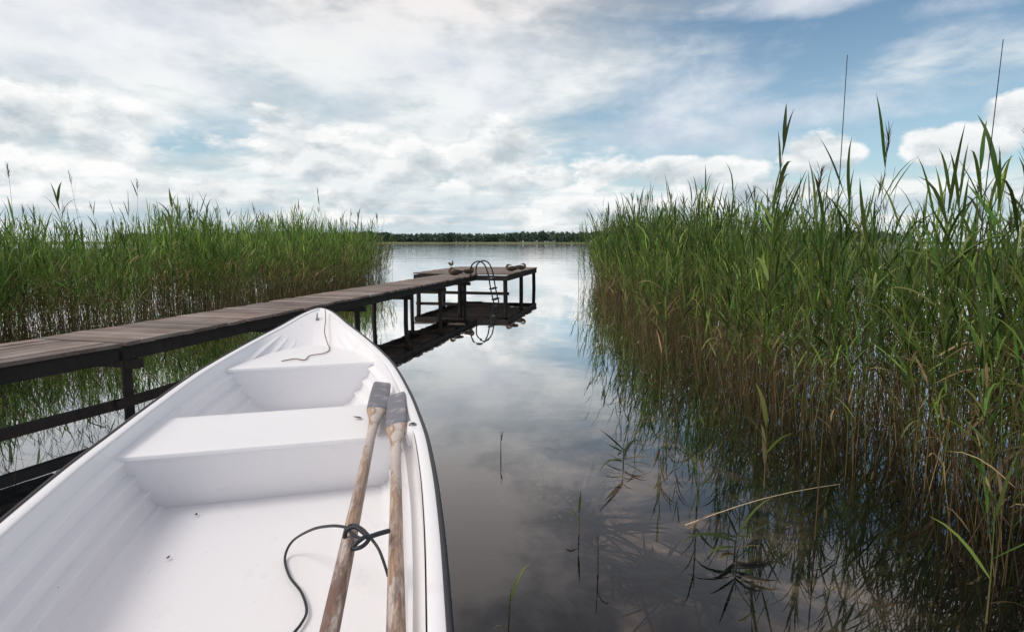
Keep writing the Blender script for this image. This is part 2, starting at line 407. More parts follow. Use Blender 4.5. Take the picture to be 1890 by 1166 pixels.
def plant(T, pos, sc, rot, tilt, taz, bright):
    parts=[]
    for i in range(len(pos)):
        V,Q,C=T[i%len(T)]
        c,s=math.cos(rot[i]),math.sin(rot[i])
        W=V*sc[i]; x=W[:,0]*c-W[:,1]*s; y=W[:,0]*s+W[:,1]*c; z=W[:,2]
        k=tilt[i]; x=x+z*k*math.cos(taz[i]); y=y+z*k*math.sin(taz[i])
        parts.append((np.stack([x+pos[i][0],y+pos[i][1],z],1),Q,C*bright[i]))
    return parts
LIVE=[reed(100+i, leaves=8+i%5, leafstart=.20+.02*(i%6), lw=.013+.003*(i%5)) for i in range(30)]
LIVEL=[reed(200+i, leaves=9+i%4, leafstart=.15, gbase=.2, lw=.021) for i in range(24)]
TALLT=[reed(300+i, h=2.2, leaves=5+i%5, leafstart=.3, panicle=(i%2==0), dark=.7, lw=.018) for i in range(10)]
DEAD=[dead(500+i) for i in range(18)]
def interp(tab,y):
    return float(np.interp(y,[a for a,b in tab],[b for a,b in tab]))
RE=[(2.0,3.1),(2.5,2.74),(3.2,2.42),(5,2.28),(7.3,2.30),(12.6,2.58),(19,3.2),(26,4.3),(34,6)]
LE=[(5,-7.4),(7.5,-7.1),(10,-6.7),(12.6,-5.9),(16,-5.0),(19,-4.9),(24,-6.2)]
def bed(side):
    pos=[];hh=[];dd=[]
    ytab=RE if side>0 else LE
    y0,y1=(2.1,30) if side>0 else (6.2,26)
    N=200000; k=0
    target=5600 if side>0 else 6400
    while len(pos)<target and k<N:
        k+=1
        y=y0+(y1-y0)*random.random()**(1.55 if side>0 else 1.5)
        e=interp(ytab,y)+(.27*math.sin(y*2.3)+.20*math.sin(y*5.1))*(1 if side>0 else 1.6)
        depth=abs(random.gauss(0,1))**1.25*(1.2+.06*y)-.3*random.random()**2
        if side>0 and random.random()<.05: depth=-random.uniform(.1,.7)
        x=e+side*depth
        if side>0 and x>y*.98+1.1: continue
        if side<0 and x<-y*1.02-1.6: continue
        # clumps and gaps
        if side>0 and math.sin(x*4.3+y*2.1)+math.sin(x*2.2-y*3.7)<-1.1 and random.random()<.75: continue
        pos.append((x,y)); dd.append(depth)
        b=(1.26+.044*min(y,18)) if side>0 else (1.06+.048*min(y,18))
        if side<0 and y>14 and depth<1.2: b*=.84
        clump=1+.11*math.sin(x*1.7+y*1.1)+.08*math.sin(x*3.1-y*2.3)
        hh.append(b*clump*random.triangular(.55,1.18,.95)*(1-.2*(depth<.15)))
    return pos,hh,dd
def build_bed(side):
    pos,hh,dd=bed(side); n=len(pos); cut=12 if side>0 else 13
    live=[i for i in range(n) if i%20<cut]; dea=[i for i in range(n) if i%20>=cut]
    def arr(idx,f): return [f(i) for i in idx]
    lean_az = math.pi if side>0 else 0
    parts=plant(LIVE if side>0 else LIVEL,[pos[i] for i in live],[hh[i]/1.8 for i in live],arr(live,lambda i:random.uniform(0,6.28)),
        arr(live,lambda i:random.uniform(0,.18)+(.2 if dd[i]<.2 else 0)*random.random()),
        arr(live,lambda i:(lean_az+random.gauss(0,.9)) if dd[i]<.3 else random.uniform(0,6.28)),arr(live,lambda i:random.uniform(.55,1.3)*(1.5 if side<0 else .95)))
    parts+=plant(DEAD,[pos[i] for i in dea],arr(dea,lambda i:random.uniform(.45,1.2)*(.8+.03*pos[i][1])),arr(dea,lambda i:random.uniform(0,6.28)),
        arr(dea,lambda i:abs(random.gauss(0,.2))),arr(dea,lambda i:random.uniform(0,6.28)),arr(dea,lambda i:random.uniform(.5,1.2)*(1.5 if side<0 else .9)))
    tl=[pos[random.randrange(n)] for _ in range(120 if side>0 else 110)]
    parts+=plant(TALLT,tl,[((1.52 if side>0 else 1.32)+.05*min(p[1],18))*random.uniform(.9,1.14)/2.2 for p in tl],[random.uniform(0,6.28) for _ in tl],[random.uniform(0,.16) for _ in tl],[random.uniform(0,6.28) for _ in tl],[random.uniform(.6,1.0) for _ in tl])
    V,Q,C=cat(parts)
    return npmesh('reed_bed',V,Q,C,M['reed'])
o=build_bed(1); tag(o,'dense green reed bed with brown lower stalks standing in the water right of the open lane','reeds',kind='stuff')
o=build_bed(-1); tag(o,'green reed bed behind the wooden jetty on the left side','reeds',kind='stuff')
# low tangled stalks in the water beneath the shore half of the jetty
def tangle():
    pos=[]
    for i in range(230):
        t=random.random(); c=(-4.0+1.5*t,3.0+2.6*t)
        pos.append((c[0]+random.gauss(-.1,.45),c[1]+random.gauss(.15,.45)))
    n=len(pos)
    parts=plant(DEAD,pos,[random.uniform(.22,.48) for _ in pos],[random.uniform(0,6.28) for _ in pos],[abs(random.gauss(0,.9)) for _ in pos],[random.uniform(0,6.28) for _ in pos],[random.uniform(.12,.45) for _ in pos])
    short=[p for p in pos[:60]]
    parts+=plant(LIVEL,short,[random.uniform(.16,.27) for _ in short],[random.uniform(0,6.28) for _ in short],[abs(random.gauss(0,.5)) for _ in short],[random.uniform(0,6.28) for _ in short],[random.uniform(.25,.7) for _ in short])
    o=npmesh('broken_reed_tangle',*cat(parts),M['reed']); tag(o,'dark tangle of broken reed stalks in the water under the near part of the jetty','reeds',kind='stuff')
tangle()
def single(px,py_base,y_top,label,seed,leaves=10,lw=.024,panicle=False,leafstart=.35,Y=None,lean=.06,ll=(.28,.5),dark=.75,droop=0.0):
    p=pix(px,py_base,0)
    if Y is not None:
        d=ray(px,500); p=Vector((d.x/d.y*Y,Y,0))
    d=ray(px,y_top); h=H+d.z/d.y*p.y
    s,l=reed(seed,h=max(h,.12),leaves=leaves,lw=lw,parts=True,panicle=panicle,leafstart=leafstart,lean=lean,ll=ll,dark=dark,droop=droop)
    t=empty('reed_plant',(p.x,p.y,0)); tag(t,label,'reed')
    so_=npmesh('stem',*s,M['reed']); so_.parent=t
    if l is not None:
        lo=npmesh('leaves',*l,M['reed']); lo.parent=t
    return t
single(1540,0,70,'very tall thin bare reed stalk rising highest left of the far right pair',901,leaves=0,Y=2.45,lean=.015,dark=.45)
single(1800,0,40,'tallest bare dark reed stalk near the right edge of the right bed',902,leaves=0,Y=2.35,lean=.01,dark=.35)
single(1415,0,225,'tall reed with a broad leafy green top standing above the right bed',903,leaves=12,lw=.027,Y=4.0,leafstart=.45,ll=(.24,.38),dark=.55)
single(1608,0,235,'tall reed with narrow dark seed head right of the bare stalk in the right bed',904,leaves=5,Y=3.6,panicle=True,leafstart=.4,dark=.6,lw=.016)
single(1230,0,345,'leafy reed at the left shoulder of the right bed',905,leaves=10,lw=.026,Y=7)
single(1112,0,385,'leafy reed at the far left end of the right bed beside the open water',906,leaves=11,lw=.032,Y=12)
single(1502,0,300,'dark upright reed stalk with seed head between the leafy reed and the bare stalk',907,leaves=3,Y=3.4,panicle=True,dark=.6,lw=.016)
single(1870,0,240,'reed with drooping seed head at the right edge of the frame',908,leaves=5,Y=2.8,panicle=True,lw=.016)
single(1745,0,320,'bushy leafy reed right of centre of the right bed top',909,leaves=14,lw=.020,Y=3.0,droop=.2)
single(130,0,350,'leafy reed rising above the left bed nearest the left edge of the frame',911,leaves=11,lw=.034,Y=8.2)
single(162,0,312,'reed with dark seed head above the left bed beside a leafy reed',912,leaves=3,Y=9,panicle=True)
single(258,0,325,'reed with dark seed head standing in the second clump of the left bed',913,leaves=3,Y=10,panicle=True)
single(315,0,365,'leafy spreading reed standing above the middle of the left bed',914,leaves=12,lw=.036,Y=10)
single(380,0,370,'leafy reed above the left bed right of its middle',915,leaves=11,lw=.034,Y=11.3)
single(600,0,345,'thin reed stalk with seed head above the right part of the left bed',916,leaves=4,Y=15,panicle=True)
single(662,0,400,'leafy reed at the right end of the left bed by the open lake',917,leaves=12,lw=.04,Y=15.5)
single(35,0,300,'thin bare stalk at the left edge of the frame over the left bed',918,leaves=2,Y=8,panicle=True)
single(924,845,795,'single thin dark shoot standing in open water in front of the boat side',921,leaves=1,lw=.012,ll=(.08,.12),dark=.4)
single(938,1180,1085,'short green blade poking from the water at the bottom beside the boat',922,leaves=2,lw=.009,leafstart=.0,ll=(.12,.17),dark=.6)
single(1068,985,935,'small green shoot standing in the water between boat and right reeds',923,leaves=2,lw=.012,ll=(.1,.14))
single(1103,1060,985,'thin pale shoot leaning in shallow water at the bottom centre',924,leaves=1,lw=.012,ll=(.1,.16))
single(1285,935,855,'thin dark stalk in front of the right reeds beside the fallen stalk',925,leaves=2,lw=.012,ll=(.15,.2),dark=.5)
single(1410,900,770,'young reed with a wide bent leaf in front of the right bed',926,leaves=5,lw=.030,ll=(.22,.32),leafstart=.3)
single(1150,862,838,'small dark tangled reed tip lying low over the open water',927,leaves=12,lw=.018,ll=(.12,.24),leafstart=.1,dark=.3,droop=.7)
single(1355,1030,1000,'dark clump of drooping leaves lying on the water below the fallen pale stalk',930,leaves=14,lw=.018,ll=(.12,.26),leafstart=.1,dark=.3,droop=.7)
single(1820,1150,930,'green blade leaning at the lower right corner',928,leaves=5,lw=.018,ll=(.26,.4),leafstart=.15,dark=.6)
def stalk(a,b,r,col,label,name='fallen_reed'):
    V,Q,C=stem([np.array(a)*(1-t)+np.array(b)*t+np.array([0,0,.03*math.sin(3.14*t)]) for t in np.linspace(0,1,7)],r,r*.5,col,col,6)
    o=npmesh(name,V,Q,C,M['reed']); tag(o,label,'reed')
stalk(pix(1265,968,.02),pix(1550,893,.12),.0042,np.array([.62,.52,.36]),'long pale dry reed stalk fallen across the water in front of the right bed')
stalk(pix(1270,975,.01),pix(1345,945,.03),.003,TAN*.8,'short brown reed piece beside the long fallen stalk')
def weeds():
    parts=[]
    for i in range(90):
        c=random.choice([(870,920),(940,900),(960,950),(910,990),(1050,980),(1250,1080),(900,1080),(1000,1020),(1020,930)])
        p=pix(c[0]+random.gauss(0,45),c[1]+random.gauss(0,30),-.12)
        a0=random.uniform(0,6.28)
        for j in range(11):
            az_=a0+random.gauss(0,.5)
            L=random.uniform(.12,.42)
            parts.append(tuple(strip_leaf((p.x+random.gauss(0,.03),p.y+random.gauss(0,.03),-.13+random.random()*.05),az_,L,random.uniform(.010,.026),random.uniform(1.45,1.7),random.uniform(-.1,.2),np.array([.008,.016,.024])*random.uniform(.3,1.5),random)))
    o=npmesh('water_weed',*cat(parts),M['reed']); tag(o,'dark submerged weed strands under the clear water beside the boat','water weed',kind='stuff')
weeds()
# ------------------------------------------------------------------ far wood
def farwood():
    parts=[]
    for i in range(1900):
        x=random.uniform(-420,420); y=600+random.uniform(0,50)
        h=random.uniform(7.5,10.5)*(1+.12*math.sin(x*.021)+.08*math.sin(x*.07)); w=random.uniform(2.6,4.8); conif=random.random()<.35
        n=34; u=rng.random((n,1)); th=rng.random((n,1))*6.283
        zz=1.4+h*(.08+.92*u)
        rad=w*((1-u)*.9+.08 if conif else np.sqrt(np.clip(1-(2*u-1)**2,0.03,1)))*rng.uniform(.5,1,(n,1))
        c=np.concatenate([x+rad*np.cos(th),y+rad*np.sin(th),zz],1)
        q=rng.normal(0,.75,(n,4,3))*.9
        q=np.stack([q[:,0],q[:,1],-q[:,0],-q[:,1]],1)
        V=(c[:,None,:]+q).reshape(-1,3); Q=np.arange(n*4).reshape(-1,4)
        col=np.array([.08,.125,.085]) if not conif else np.array([.055,.09,.07])  # bluish distance haze is mixed into both crown colours
        C=np.repeat(col[None,:]*rng.uniform(.6,1.5,(n,1))*random.uniform(.7,1.4),4,0)
        parts.append((V,Q,C))
    o=npmesh('far_wood',*cat(parts),M['reed']); tag(o,'low dark green wood along the far shore of the lake','trees',kind='stuff')
farwood()
shm=simple('far_bank_grass',(.16,.18,.09),.9,0,.4,.05)
v=[];f=[]
for i in range(121):
    x=-600+i*10; d=6*math.sin(i*.5)+4*math.sin(i*1.3)
    v+=[(x,585+d,-.2),(x,592+d,.8),(x,604,1.6),(x,670,2.0)]
for i in range(120):
    for k in range(3): a=i*4+k; f.append((a,a+4,a+5,a+1))
o=mobj('far_shore',v,f,shm,None,True); tag(o,kind='structure')
# ------------------------------------------------------------------ jetty
def jetty():
    J=empty('jetty',(-1.4,11,0)); tag(J,'weathered wooden jetty with long plank walkway leading to a bathing platform','jetty')
    inv=Vector((1.4,-11,0))
    zt=.61; th=.03
    u=Vector((.222,.975,0)).normalized(); vL=Vector((-u.y,u.x,0))
    A=Vector((-2.89,4.18,0)); Lw=9.4; wd=.80
    mb=MB(); n=int(Lw/.135)
    for i in range(n):
        c=A+u*(.135*(i+.5))+vL*(wd/2+random.uniform(-.018,.018)); c.z=zt-th/2+random.uniform(-.004,.004)
        tw=random.uniform(-.012,.012)
        mb.box(c+inv,(vL+u*tw)*(wd/2+.02),u*.060,Vector((0,0,th/2)))
    mb.build('walkway_planks',M['deck'],J,bevel=.003)
    a0=A+Vector((0,-.03,0)); b0=A+vL*wd+Vector((0,-.03,0))
    d=Vector((-.40,-1,0)).normalized(); L=3.6
    mb=MB()
    nb=6
    for i in range(nb):
        for (s0,s1) in ((0,1.7),(1.71,3.6)):
            f0=(i+.05)/nb; f1=(i+.95)/nb
            p=[a0.lerp(b0,f0)+d*s0,a0.lerp(b0,f1)+d*s0,a0.lerp(b0,f1)+d*s1,a0.lerp(b0,f0)+d*s1]
            k=len(mb.v); dz=random.uniform(-.003,.003)
            for z in (zt-th+dz,zt+dz):
                for q in p: mb.v.append(Vector((q.x,q.y,z))+inv)
            mb.f+=[(k,k+1,k+2,k+3),(k+4,k+5,k+6,k+7)]+[(k+j,k+(j+1)%4,k+4+(j+1)%4,k+4+j) for j in range(4)]
    mb.build('landward_planks',M['deck'],J,bevel=.003)
    bh=.055
    for off in (.05,wd-.05):
        mb=MB(); c=A+u*(Lw/2)+vL*off; c.z=zt-th-bh-.003
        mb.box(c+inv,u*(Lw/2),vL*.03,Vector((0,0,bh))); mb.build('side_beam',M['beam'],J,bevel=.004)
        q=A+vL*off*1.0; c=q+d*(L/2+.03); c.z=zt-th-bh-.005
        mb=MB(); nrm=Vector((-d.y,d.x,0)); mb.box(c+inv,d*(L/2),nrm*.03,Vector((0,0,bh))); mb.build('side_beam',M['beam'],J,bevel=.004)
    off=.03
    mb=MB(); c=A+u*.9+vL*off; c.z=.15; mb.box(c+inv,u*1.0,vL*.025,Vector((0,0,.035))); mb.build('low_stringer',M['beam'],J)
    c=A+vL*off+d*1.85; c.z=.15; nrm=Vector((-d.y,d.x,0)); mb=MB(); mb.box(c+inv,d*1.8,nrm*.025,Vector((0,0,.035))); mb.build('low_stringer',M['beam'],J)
    def post(x,y,top,r=.05,name='post'):
        mb=MB(); lx=random.uniform(-.03,.03)
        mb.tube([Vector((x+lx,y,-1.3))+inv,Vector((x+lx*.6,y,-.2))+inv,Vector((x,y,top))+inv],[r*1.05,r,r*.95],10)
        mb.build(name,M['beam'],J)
    for Y in (4.28,6.0,7.85,9.5,11.1,12.7):
        t=(Y-4.18)/u.y
        for off in ((.11,wd-.11) if Y>7 else (.11,)):
            p=A+u*t+vL*off; post(p.x,p.y,zt-th-2*bh-.01,.038)
        c=A+u*t+vL*(wd/2); c.z=zt-th-2*bh-.005-.035
        mb=MB(); mb.box(c+inv,vL*(wd/2+.02),u*.03,Vector((0,0,.035))); mb.build('cross_beam',M['beam'],J)
    for s in (2.9,):
        for off in (.11,wd-.11):
            p=A+d*s+vL*off; post(p.x,p.y,zt-th-2*bh-.01)
    NR=Vector((-.10,13.3,0)); wp=2.35; dp=3.8
    mb=MB(); n=int(dp/.14)
    for i in range(n):
        c=NR+u*(.14*(i+.5))+vL*(wp/2+random.uniform(-.02,.02)); c.z=zt-th/2+.005+random.uniform(-.004,.004)
        mb.box(c+inv,vL*(wp/2+.03),u*.063,Vector((0,0,th/2)))
    mb.build('platform_planks',M['deck'],J,bevel=.003)
    for (p,dirv,ln) in ((NR+vL*wp/2+u*.03,vL,wp/2),(NR+u*dp/2+vL*.03,u,dp/2),(NR+u*(dp/2)+vL*(wp-.03),u,dp/2),(NR+u*(dp-.08)+vL*wp/2,vL,wp/2)):
        off=.068 if dirv is vL else .070
        side=u if dirv is vL else vL
        c=p.copy(); c.z=zt-th-off; mb=MB(); mb.box(c+inv,dirv*(ln-.065 if dirv is u else ln),side*.03,Vector((0,0,.058))); mb.build('platform_beam',M['beam'],J)
    for a,b in ((.08,.08),(.08,1.2),(.08,2.27),(1.9,.08),(1.9,2.27),(3.7,.08),(3.7,2.27)):
        p=NR+u*a+vL*b; post(p.x,p.y,zt-th-.12,.055)
    for a in (.08,):
        c=NR+u*(a+.06)+vL*(wp/2); c.z=.14; mb=MB(); mb.box(c+inv,vL*(wp/2),u*.02,Vector((0,0,.035))); mb.build('brace',M['beam'],J)
    Lp=A+u*(8.75); rt=-vL
    lad=None
    for k,s in enumerate((0,.42)):
        o=Lp+u*s
        prof=[(.03,zt-.1),(.03,zt+.16),(.10,zt+.28),(.23,zt+.32),(.35,zt+.24),(.43,zt+.04),(.49,.3),(.60,-.15),(.67,-.4)]
        pts=spline([o+rt*a+Vector((0,0,z))+inv for a,z in prof],6)
        mb=MB(); mb.tube(pts,.016,8)
        if lad is None: lad=mb.build('ladder',M['metal'],J,True)
        else: mb.build('handrail',M['metal'],lad,True)
    for a,z in ((.45,.54),(.49,.32),(.545,.08),(.60,-.15)):
        c=Lp+u*.21+rt*a; c.z=z; mb=MB(); mb.box(c+inv,u*.2,rt*.045,Vector((0,0,.012))); mb.build('step',M['metal'],lad)
jetty()
# ------------------------------------------------------------------ boat
BOW=Vector((-1.80,5.30,0)); AX=Vector((.25,-.968,0)).normalized(); LATV=Vector((.968,.25,0)).normalized(); MID=2.6
wOut=curve1([(0,.0),(.03,.05),(.1,.092),(.3,.165),(.7,.272),(1.0,.36),(1.35,.452),(1.7,.53),(2.0,.583),(2.4,.622),(2.8,.645),(3.2,.652),(3.6,.64),(4.0,.615),(4.5,.57),(5.0,.52)])
def gz(s): return .55+(.19*(1-s/3)**1.5 if s<3 else 0)
zk=curve1([(0,.73),(.1,.715),(.5,.655),(.95,.55),(1.3,.38),(1.6,.245),(1.85,.21),(5,.20)])
wf=curve1([(0,0),(.95,.002),(1.3,.12),(1.65,.24),(2.3,.38),(3.0,.455),(3.8,.475),(5,.43)])
FL=.034
def wi(s): return max(0,wOut(s)-FL-.018)
def inner_prof(s,n=84):
    g=gz(s)-.006; k=min(zk(s),g-.004); a=wf(s); a=min(a,wi(s)*.95); b=wi(s); out=[]
    for i in range(n+1):
        u=1-i/n; base=a+(b-a)*u**.62
        st=0
        if (g-k)>.10:
            for uc in (.76,.52,.28):
                q=(u-uc)/.045
                if -1<q<1: st-=.019*min(1,(g-k)/.3)*min(1,(1-abs(q))*1.8)
            st+=.012*(((1-u)*4.2)%1.0)*min(1,(g-k)/.3)
        out.append((max(0,base+st-.004),k+(g-k)*u))
    return out
def inner_w(s,z):
    p=inner_prof(s); 
    if z<=p[-1][1]: return p[-1][0] if z>p[-1][1]-.05 else 0
    for i in range(len(p)-1):
        if p[i][1]>=z>=p[i+1][1]:
            t=(p[i][1]-z)/max(1e-6,p[i][1]-p[i+1][1]); return p[i][0]*(1-t)+p[i+1][0]*t
    return p[0][0]
def boat():
    loc=BOW+AX*MID
    B=empty('rowing_boat',(loc.x,loc.y,0),math.atan2(LATV.y,LATV.x))
    tag(B,'white fibreglass rowing boat with black rubber rim moored beside the jetty','boat')
    L=lambda s,x,z: Vector((x,MID-s,z))
    S=[.0,.01,.03,.06,.1,.15,.2]+[.25+.05*i for i in range(96)]
    S=[s for s in S if s<=5.0]
    def loft(prof,name,mat,smooth=True,cap=False):
        rows=[prof(s) for s in S]; n=len(rows[0]); v=[p for r in rows for p in r]
        f=[(i*n+j,i*n+j+1,(i+1)*n+j+1,(i+1)*n+j) for i in range(len(S)-1) for j in range(n-1)]
        if cap: f.append(tuple((len(S)-1)*n+j for j in range(n)))
        o=mobj(name,v,f,mat,B,smooth); return o
    def inner(s):
        p=inner_prof(s); w0=p[-1][0]
        left=[L(s,-a,z) for a,z in p]; right=[L(s,a,z) for a,z in reversed(p)]
        z0=p[-1][1]
        mid=[L(s,w0*t,z0-.0015*(1-t*t)) for t in (-.96,-.6,-.2,.2,.6,.96)]
        return left+mid+right
    o=loft(inner,'inner_shell',M['gel_floor'])
    try: o.data.set_sharp_from_angle(angle=R(35))
    except Exception: pass
    kout=curve1([(0,.66),(.08,.45),(.2,.2),(.4,.0),(.8,-.1),(5,-.12)])
    def outer(s):
        w=max(0,wOut(s)-.010); g=gz(s)-.010
        ko=kout(s); n=14; pr=[(max(0,w*((j/n)**.36)),ko+(g-ko)*(j/n)) for j in range(n,-1,-1)]
        return [L(s,-a,z) for a,z in pr]+[L(s,a,z) for a,z in reversed(pr)][1:]
    loft(outer,'hull',M['gel'],True,True)
    def flange(sg):
        def p(s):
            w=max(.0,wOut(s)-.010); i_=wi(s); g=gz(s)
            return [L(s,sg*i_,g-.022),L(s,sg*i_,g-.004),L(s,sg*(i_+min(.006,(w-i_)*.2)),g),L(s,sg*(i_+(w-i_)*.7),g+.002),L(s,sg*w,g-.002)]
        return p
    v=[];f=[]
    for sg in (-1,1):
        rows=[flange(sg)(s) for s in S]; n=5; b=len(v); v+=[q for r in rows for q in r]
        f+=[(b+i*n+j,b+i*n+j+1,b+(i+1)*n+j+1,b+(i+1)*n+j) for i in range(len(S)-1) for j in range(n-1)]
    mobj('gunwale',v,f,M['gel'],B,True)
    ring=[(-1,s) for s in reversed(S[1:])]+[(1,s) for s in S]
    v=[];f=[]
    for sg,s in ring:
        w=wOut(s); g=gz(s)
        tz=[(w-.014,g-.002),(w-.009,g+.005),(w+.001,g+.002),(w+.004,g-.008),(w+.001,g-.020),(w-.011,g-.022)]
        for a,z in tz:
            if s<.005: v.append(L(s-(a-w)-.004,0,z))
            else: v.append(L(s,sg*max(a,0.0),z))
    n=6
    f=[(i*n+j,i*n+(j+1)%n,(i+1)*n+(j+1)%n,(i+1)*n+j) for i in range(len(ring)-1) for j in range(n)]
    mobj('rubber_rim',v,f,M['rubber'],B,True)
    mb=MB()
    pr=[(.51,.55),(.49,.3),(.42,.0),(.2,-.1)]
    pts=[(-a,z) for a,z in pr]+[(a,z) for a,z in reversed(pr)]
    for ss_ in (4.96,5.03):
        for a,z in pts: mb.v.append(L(ss_,a,z))
    n=len(pts); mb.f=[tuple(range(n)),tuple(range(n,2*n))]+[(i,(i+1)%n,n+(i+1)%n,n+i) for i in range(n)]
    mb.build('transom',M['gel'],B,bevel=.005)
    def bench(name,prof,mat):
        N=28; v=[];f=[]
        for (s,z) in prof:
            w=inner_w(s,z)+.026
            if inner_w(s,z)<=.002: w=.001
            for j in range(N+1): v.append(L(s,w*(2*j/N-1),z))
        for k in range(len(prof)-1):
            for j in range(N): a=k*(N+1)+j; f.append((a,a+1,a+N+2,a+N+1))
        o=mobj(name,v,f,mat,B,True)
        try: o.data.set_sharp_from_angle(angle=R(40))
        except Exception: pass
        return o
    def prof(sf,sn,zt,back=True,slope=.13,r=.006):
        p=[]
        if back: p+=[(sf+.03,.20),(sf+.03,.30),(sf+.02,.36),(sf+.005,zt-.02)]+[(sf,zt-r),(sf+r*.3,zt-r*.3),(sf+r,zt)]
        k=14
        p+=[(sf+r+(sn-sf-2*r)*i/k,zt-.003*math.sin(math.pi*i/k)) for i in range(1 if back else 0,k+1)]
        p+=[(sn-r*.3,zt-r*.3),(sn,zt-r),(sn,zt-.018),(sn-.010,zt-.024)]
        kk=8
        p+=[(sn-.010-(slope)*i/kk,zt-.024-(zt-.024-.198)*i/kk) for i in range(1,kk+1)]
        return p
    bench('middle_bench',prof(2.50,3.04,.484,True,.10),M['gel'])
    bench('bow_bench',prof(.93,1.70,.55,False,.08),M['gel'])
    bench('stern_bench',prof(4.5,4.93,.47),M['gel'])
    s=3.12; x=wOut(s)-.045
    mb=MB(); c=L(s,(x-.006),gz(s)-.040); mb.box(c,(.030,0,0),(0,.075,0),(0,0,.041))
    o=mb.build('rowlock_pad',M['gel'],B,True,bevel=.018)
    mb=MB(); mb.tube([L(s,(x-.006),gz(s)-.001),L(s,(x-.006),gz(s)+.008)],[.018,.016],16); k=mb.build('rowlock_socket',M['steel'],o,False,.002)
    mb=MB(); mb.tube([L(s,(x-.006),gz(s)+.006),L(s,(x-.006),gz(s)+.0095)],.010,14); mb.build('socket_hole',M['dark'],k)
    mb=MB(); s0=.36; zc=zk(s0)+.01
    pts=[L(s0+.03*math.cos(a)+.0,0,zc+.022+.022*math.sin(a)) for a in np.linspace(-.6,3.7,14)]
    mb.tube(pts,.0045,8); mb.build('bow_eye',M['steel'],B,True)
    mb=MB(); mb.box(L(s0,0,zc-.002),(.012,0,0),(0,.04,0),(0,0,.006)); mb.build('bow_eye_plate',M['steel'],B,bevel=.002)
    return B,L
B,L=boat()
# ------------------------------------------------------------------ oars
def oar(tip,end,label,roll):
    d=(end-tip); Ln=d.length; d.normalize()
    q=(-d).to_track_quat('Y','Z')
    o=empty('oar',tip); o.rotation_mode='QUATERNION'; o.rotation_quaternion=q@Matrix.Rotation(roll,3,'Y').to_quaternion()
    tag(o,label,'oar',None)
    pr=[(.48,.046,.013),(.50,.048,.015),(.55,.042,.017),(.62,.030,.018),(.70,.022,.020),(.9,.019,.019),(1.2,.020,.020),(1.8,.022,.022),(2.4,.022,.022),(Ln,.018,.018)]
    n=16
    v=[];f=[]
    for y,a,b in pr:
        for j in range(n):
            t=2*math.pi*j/n; v.append((a*math.cos(t),-y,b*math.sin(t)))
    for i in range(len(pr)-1):
        for j in range(n): f.append((i*n+j,i*n+(j+1)%n,(i+1)*n+(j+1)%n,(i+1)*n+j))
    f.append(tuple(range(n))); f.append(tuple((len(pr)-1)*n+j for j in range(n)))
    mobj('shaft',v,f,M['oar'],o,True)
    pr=[(0,.038,.003),(.008,.046,.006),(.04,.049,.007),(.2,.051,.008),(.40,.050,.011),(.48,.049,.0155),(.495,.0475,.0155)]
    v=[];f=[]
    for y,a,b in pr:
        for j in range(n):
            t=2*math.pi*j/n; ct=math.cos(t); st=math.sin(t)
            v.append((a*math.copysign(abs(ct)**.5,ct),-y,b*math.copysign(abs(st)**.7,st)))
    for i in range(len(pr)-1):
        for j in range(n): f.append((i*n+j,i*n+(j+1)%n,(i+1)*n+(j+1)%n,(i+1)*n+j))
    f.append(tuple(range(n))); f.append(tuple((len(pr)-1)*n+j for j in range(n)))
    mobj('blade',v,f,M['wrap'],o,True)
    return o
def ext(a,b,L_): d=(b-a).normalized(); return a+d*L_
t1=pix(706,706,.555); e1=pix(608,1166,.50); oar(t1,ext(t1,e1,2.75),'worn wooden oar with grey blade, left one of the two lying in the boat',.15)
t2=pix(731,727,.555); e2=pix(731,1166,.50); oar(t2,ext(t2,e2,2.5),'worn wooden oar with grey blade, right one beside the boat side',-.25)
def cordobj(name,pts,r,mat,label,catg,parent=None,n=8):
    mb=MB(); mb.tube(spline(pts,10),r,n); o=mb.build(name,mat,parent,True); 
    if label: tag(o,label,catg)
    return o
fz=.215
C=[pix(716,978,.545),pix(690,986,.548),pix(664,992,.545),pix(643,978,.55),pix(636,972,.545),pix(610,970,.50),pix(575,977,.40),pix(540,998,.27),pix(526,1028,fz),pix(534,1062,fz),pix(556,1092,fz),pix(566,1125,fz),pix(556,1150,fz),pix(535,1175,fz)]
c=cordobj('cord',C,.0045,M['cord'],'black rubber cord tied round both oars and looping onto the boat floor','cord')
cordobj('loop',[pix(640,975,.55),pix(650,968,.553),pix(668,975,.553),pix(684,992,.54),pix(700,1015,.46),pix(712,1048,.38),pix(716,1062,.35)],.0045,M['cord'],None,None,c)
cordobj('knot',[pix(636,992,.53),pix(640,978,.552),pix(655,972,.56),pix(668,980,.555),pix(680,994,.55),pix(668,1008,.545),pix(650,1012,.54),pix(660,1000,.553),pix(676,988,.56)],.006,M['cord'],None,None,c)
cordobj('cord_end',[pix(676,992,.555),pix(700,984,.556),pix(718,979,.55)],.007,M['cord'],None,None,c)
zb=.555
s_=[pix(600,571,.755),pix(601,590,.70),pix(599,612,.65),pix(604,632,.58),pix(608,645,zb),pix(596,652,zb),pix(572,656,zb),pix(562,664,zb),pix(545,662,zb),pix(520,666,zb)]
cordobj('bow_string',s_,.0035,M['string'],'thin brown string hanging from the bow onto the bow bench','string')
p=pix(668,771,.490)
lf=strip_leaf((0,0,0),2.9,.05,.022,1.45,.1,(.09,.07,.05),random,5,0.0)
o=npmesh('dry_leaf',*lf,M['reed']); o.location=p; tag(o,'small dry leaf lying on the middle bench beside the oar blades','leaf')
